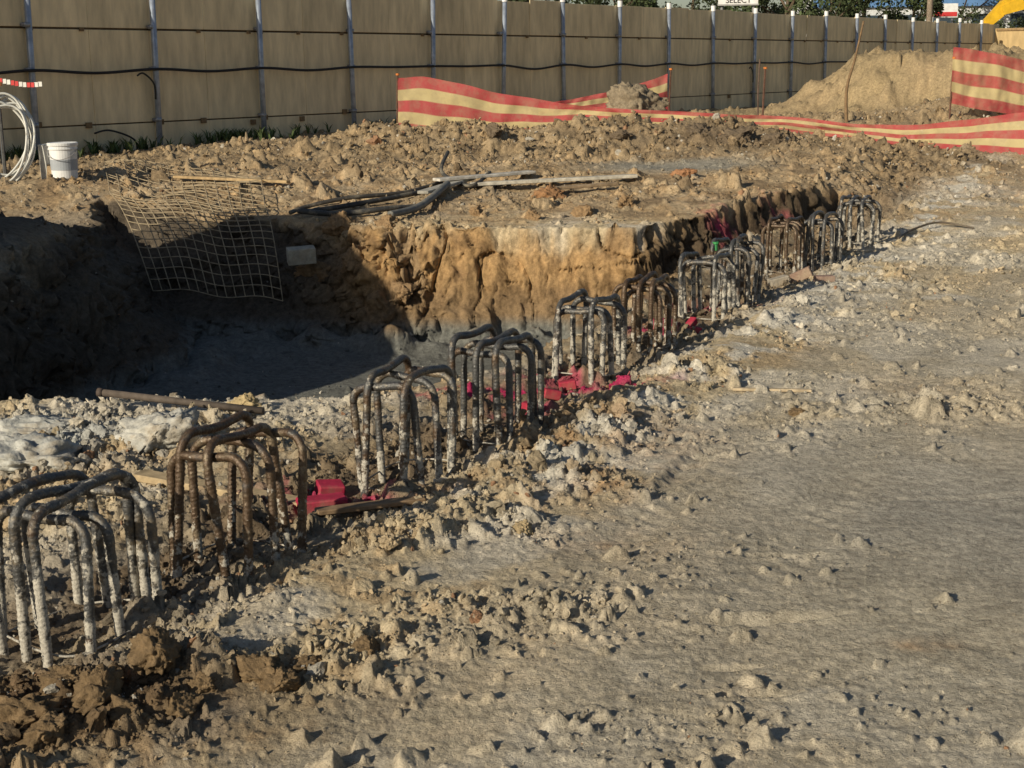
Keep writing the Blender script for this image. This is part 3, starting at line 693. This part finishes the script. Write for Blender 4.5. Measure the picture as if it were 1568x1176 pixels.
plank('timber_plank',(-.75,14.9),(.25,15.5),.16,.03,(.50,.47,.42),M_WOOD,.09)
plank('timber_plank',(-.85,14.2),(-.4,15.3),.12,.03,(.40,.38,.33),M_WOOD,.10)
plank('timber_plank',(.3,14.6),(1.1,14.9),.08,.03,(.30,.22,.14),M_WOOD,.06)
plank('timber_plank',(-3.6,15.6),(-2.3,15.1),.08,.03,(.42,.30,.16),M_WOOD,.05)
plank('concrete_block',(-1.98,12.72),(-1.74,12.78),.15,.14,(.40,.37,.30),M_CONC,0,.1,zs=(.06,.07))
for (a,b,an,c) in ((2.02,11.1,.2,(.36,.32,.26)),(2.22,11.25,-.3,(.30,.2,.15)),(1.9,11.3,.5,(.38,.34,.28)),(.92,9.3,.4,(.4,.05,.09)),(2.35,11.0,.1,(.30,.2,.16))):
    plank('masonry_block',(a,b),(a+.15*math.cos(an),b+.15*math.sin(an)),.09,.08,c,M_CONC,.02)
plank('timber_plank',(1.15,7.3),(1.55,7.25),.03,.015,(.45,.36,.24),M_WOOD,.01)
mb=MB(); a=np.array([-2.08,7.05,H(-2.08,7.05)+.08]); b=np.array([-1.22,6.85,H(-1.22,6.85)+.03])
mb.tube([a,(a+b)/2,b],.018,14,(.10,.08,.065)); mb.tube([a-(b-a)*.001,a+(b-a)*.03],.022,14,(.08,.06,.05)); mb.obj('steel_pipe',M_RUSTW,True)
def hose(name,pts,r,col,lift=.0):
    P=[(p[0],p[1],H(p[0],p[1])+r+lift+(p[2] if len(p)>2 else 0)) for p in pts]
    mb=MB(); mb.tube(spline(P,90),r,8,col); return mb.obj(name,M_RUB,True)
hose('black_hose',[(-.6,15.0),(-1.0,14.4),(-1.5,13.9),(-1.9,13.75),(-1.95,13.5),(-1.6,13.5),(-1.2,13.6),(-.9,13.9)],.026,(.05,.05,.05),.02)
hose('black_hose',[(-.7,15.1),(-1.05,14.6),(-1.6,14.2),(-1.95,14.0),(-2.1,13.8)],.022,(.06,.055,.05),.02)
hose('grey_conduit',[(-1.1,13.3),(-.85,13.8),(-.62,14.6)],.035,(.16,.16,.15),.04)
hose('black_hose',[(-.65,15.6,.25),(-.7,15.2,.1),(-.4,14.9),(-.2,15.3,.1)],.02,(.05,.05,.05),.03)
hose('wire_offcut',[(3.55,13.1),(3.8,13.5,.04),(4.1,13.7,.05),(4.4,13.6)],.010,(.10,.08,.06),.0)
mb=MB(); mb.tube([(0,0,0),(0,0,.05)],.016,10,(.04,.25,.08)); mb.tube([(0,0,.045),(0,0,.06)],.024,10,(.04,.28,.08)); mb.obj('rebar_safety_cap',M_PLAST,False,None,(1.45,10.1,H(1.5,10.1)+.42))

# ------------------------------------------------------------------ background beyond the fence
def tree(x,y,h,r0,seed,colr=(.055,.075,.03)):
    e=empty('tree',(x,y,.3)); r=np.random.default_rng(seed); mb=MB()
    mb.tube(spline([(0,0,-.2),(.1,0,h*.3),(0,.1,h*.6),(.1,0,h*.9)],12),np.linspace(.22,.05,12),8,(.12,.09,.06))
    cl=[]
    for k in range(16):
        a=r.uniform(0,6.28); q=r.uniform(.3,1)*r0; zc=h*r.uniform(.3,1.)
        c=np.array([math.cos(a)*q,math.sin(a)*q,zc]); cl.append((c,r.uniform(.4,.9)*r0*.45))
        mb.tube(spline([(0,0,zc*.7),(c[0]*.5,c[1]*.5,zc*.85),tuple(c)],8),np.linspace(.07,.02,8),5,(.12,.09,.06))
    mb.obj('trunk_and_limbs',M_WOOD,True,e)
    V=[];C=[]
    for c,rr in cl:
        n=420; d=r.normal(size=(n,3)); d/=np.linalg.norm(d,axis=1)[:,None]; p=c+d*(rr*r.uniform(.35,1.1,n)**.6)[:,None]
        a=r.normal(size=(n,3)); a/=np.linalg.norm(a,axis=1)[:,None]; b=np.cross(a,d); b/=np.linalg.norm(b,axis=1)[:,None]
        s_=r.uniform(.05,.13,n)[:,None]; V.append(np.stack([p-a*s_,p-b*s_*.5,p+a*s_,p+b*s_*.5],1).reshape(-1,3))
        C.append(np.repeat(np.array([colr])*r.uniform(.5,1.6)*r.uniform(.7,1.3,n)[:,None],4,0))
    V=np.vstack(V); mk('foliage_crown',V,np.arange(len(V)).reshape(-1,4),None,M_LEAF,np.vstack(C),False,e)
for k,(a,b,h,r0) in enumerate([(12.5,66,5.5,2.4),(15.3,70,5.,2.6),(17.4,72,5.5,2.2),(8,64,5.,2.5),(4.6,60,5.,2.2),(27,88,7,3),(20.3,74,4.6,1.6),(1,60,5.5,2.4),(31,84,7,3)]): tree(a,b,h,r0,50+k)
sg=empty('billboard_sign',(8.75,56,-.22)); mb=MB(); mb.box((0,0,5.0),(1.5,.08,1.75),0,(.78,.78,.78)); mb.box((0,-.01,4.15),(1.54,.1,.06),0,(.4,.4,.4)); mb.obj('panel',M_PAINT,False,sg)
mb=MB(); mb.tube([(-.6,.1,0),(-.6,.1,5)],.06,8,(.3,.3,.3)); mb.tube([(.6,.1,0),(.6,.1,5)],.06,8,(.3,.3,.3)); mb.obj('posts',M_STEEL,True,sg)
tx=bpy.data.curves.new('lettering','FONT'); tx.body='SELECT'; tx.size=.30; tx.align_x='CENTER'; tx.extrude=.004
mt,nt_,b_=newmat('black_lettering'); b_.inputs['Base Color'].default_value=(.03,.03,.03,1); tx.materials.append(mt)
to=bpy.data.objects.new('lettering',tx); COL.objects.link(to); to.parent=sg; to.location=(0,-.052,4.22); to.rotation_euler=(math.pi/2,0,0)
bd=empty('warehouse_building',(25,92,.3)); mb=MB()
mb.box((0,0,3.2),(14,8,6.4),0,(.62,.64,.66)); mb.obj('walls',M_PAINT,False,bd)
mb=MB(); mb.box((0,-.2,6.5),(14.6,8.8,.25),0,(.25,.33,.42)); mb.box((0,-4.12,4.9),(13.6,.2,.5),0,(.12,.25,.5)); mb.obj('roof_and_fascia',M_PAINT,False,bd)
mb=MB()
for k in range(6): mb.box((-5.8+k*2.3,-4.03,3.7),(1.5,.1,1.0),0,(.04,.06,.08)); mb.box((-5.8+k*2.3,-4.06,3.15),(1.6,.14,.08),0,(.6,.6,.6))
mb.box((5.9,-4.03,1.1),(1.2,.1,2.2),0,(.2,.1,.08)); mb.obj('windows_and_door',M_PAINT,False,bd)
s2=empty('shop_sign',(22.3,76,0)); mb=MB(); mb.box((0,0,4.3),(1.7,.1,.7),0,(.78,.78,.78)); mb.box((0,-.06,4.12),(1.6,.04,.22),0,(.6,.05,.05)); mb.obj('panel',M_PAINT,False,s2)
mb=MB(); mb.tube([(-.6,.08,0),(-.6,.08,4.4)],.05,8,(.3,.3,.3)); mb.tube([(.6,.08,0),(.6,.08,4.4)],.05,8,(.3,.3,.3)); mb.obj('posts',M_STEEL,True,s2)
pl=empty('utility_pole',(20.0,70,0)); mb=MB(); mb.tube([(0,0,0),(0,0,9)],np.array([.16,.12]),12,(.25,.2,.15)); mb.box((0,0,8.3),(2,.1,.12),0,(.25,.2,.15)); mb.obj('pole_and_crossarm',M_WOOD,True,pl)
ex=empty('excavator',(0,0,.3)); YC=(.70,.42,.02)
def extr(mb,poly,y0,y1,col):
    n=len(poly); P=[(p[0],y0,p[1]) for p in poly]+[(p[0],y1,p[1]) for p in poly]
    c0=len(P); cx=sum(p[0] for p in poly)/n; cz=sum(p[1] for p in poly)/n; P+= [(cx,y0,cz),(cx,y1,cz)]
    mb.add(P,[(i,(i+1)%n,n+(i+1)%n,n+i) for i in range(n)],[(c0,(i+1)%n,i) for i in range(n)]+[(c0+1,n+i,n+(i+1)%n) for i in range(n)],col)
def arm(mb,pts,ws,y0,y1,col):
    for i in range(len(pts)-1):
        a=np.array(pts[i]);b=np.array(pts[i+1]); d=b-a; d/=np.linalg.norm(d); n=np.array([-d[1],d[0]])
        extr(mb,[a-n*ws[i]-d*.04,b-n*ws[i+1]+d*.04,b+n*ws[i+1]+d*.04,a+n*ws[i]-d*.04],y0+i*.01,y1-i*.01,col)
mb=MB(); arm(mb,[(24.6,1.8),(23.0,3.7),(21.2,3.95),(19.4,3.35)],[.26,.36,.33,.18],57.8,58.2,YC); arm(mb,[(20.6,4.0),(19.5,3.5),(18.55,2.6)],[.14,.26,.14],57.85,58.15,YC); mb.obj('boom_and_stick',M_PAINT,False,ex)
mb=MB(); extr(mb,[(18.8,2.8),(18.3,2.7),(17.9,2.2),(18.1,1.6),(18.7,1.5),(19.0,1.9)],57.5,58.5,(.2,.15,.1)); mb.obj('bucket',M_PAINT,False,ex)
mb=MB(); mb.tube([(23.6,57.7,2.6),(22.3,57.7,3.7)],.08,8,(.3,.3,.3)); mb.tube([(21.9,58,4.4),(20.5,58,4.2)],.07,8,(.3,.3,.3)); mb.obj('hydraulic_rams',M_STEEL,True,ex)
mb=MB(); mb.box((26.2,58.3,1.75),(3.4,2.6,1.1),0,YC,.08); mb.box((25.4,57.5,2.3),(1.3,1.,1.7),0,YC,.1); mb.obj('house_and_cab',M_PAINT,False,ex)
mb=MB(); mb.box((25.4,56.97,2.45),(1.0,.06,1.0),0,(.03,.04,.05)); mb.obj('cab_glass',M_PAINT,False,ex)
mb=MB()
for yy in (57.1,59.3): mb.box((25.9,yy,.45),(4.2,.6,.9),0,(.06,.06,.06),.3)
mb.obj('tracks',M_PAINT,False,ex)

# ------------------------------------------------------------------ light, sky, camera
el=math.radians(23); sd=np.array([-.68,-.733]); sd/=np.linalg.norm(sd)
w=bpy.data.worlds.new('World'); SC.world=w; w.use_nodes=True; nt=w.node_tree
sk=nt.nodes.new('ShaderNodeTexSky'); sk.sky_type='NISHITA'; sk.sun_disc=False; sk.sun_elevation=el; sk.sun_rotation=math.atan2(sd[0],sd[1])%(2*math.pi)
bg=nt.nodes['Background']; bg.inputs[1].default_value=.063; nt.links.new(sk.outputs[0],bg.inputs[0])
L=bpy.data.lights.new('sun','SUN'); L.energy=5; L.angle=math.radians(.5); L.color=(1,.89,.69)
lo=bpy.data.objects.new('sun',L); COL.objects.link(lo); lo.rotation_euler=Vector((-sd[0]*math.cos(el),-sd[1]*math.cos(el),-math.sin(el))).to_track_quat('-Z','Y').to_euler(); lo.location=(-10,-10,15)
cam=bpy.data.cameras.new('camera'); cam.sensor_width=36; cam.lens=50.5; cam.clip_end=3000; cam.clip_start=.05
co=bpy.data.objects.new('camera',cam); COL.objects.link(co)
co.matrix_world=Matrix.Translation((0,0,1.65))@Matrix.Rotation(math.radians(90-12.33),4,'X')@Matrix.Rotation(-.015,4,'Z')
SC.camera=co
SC.view_settings.view_transform='Standard'; SC.view_settings.look='None'; SC.view_settings.exposure=0
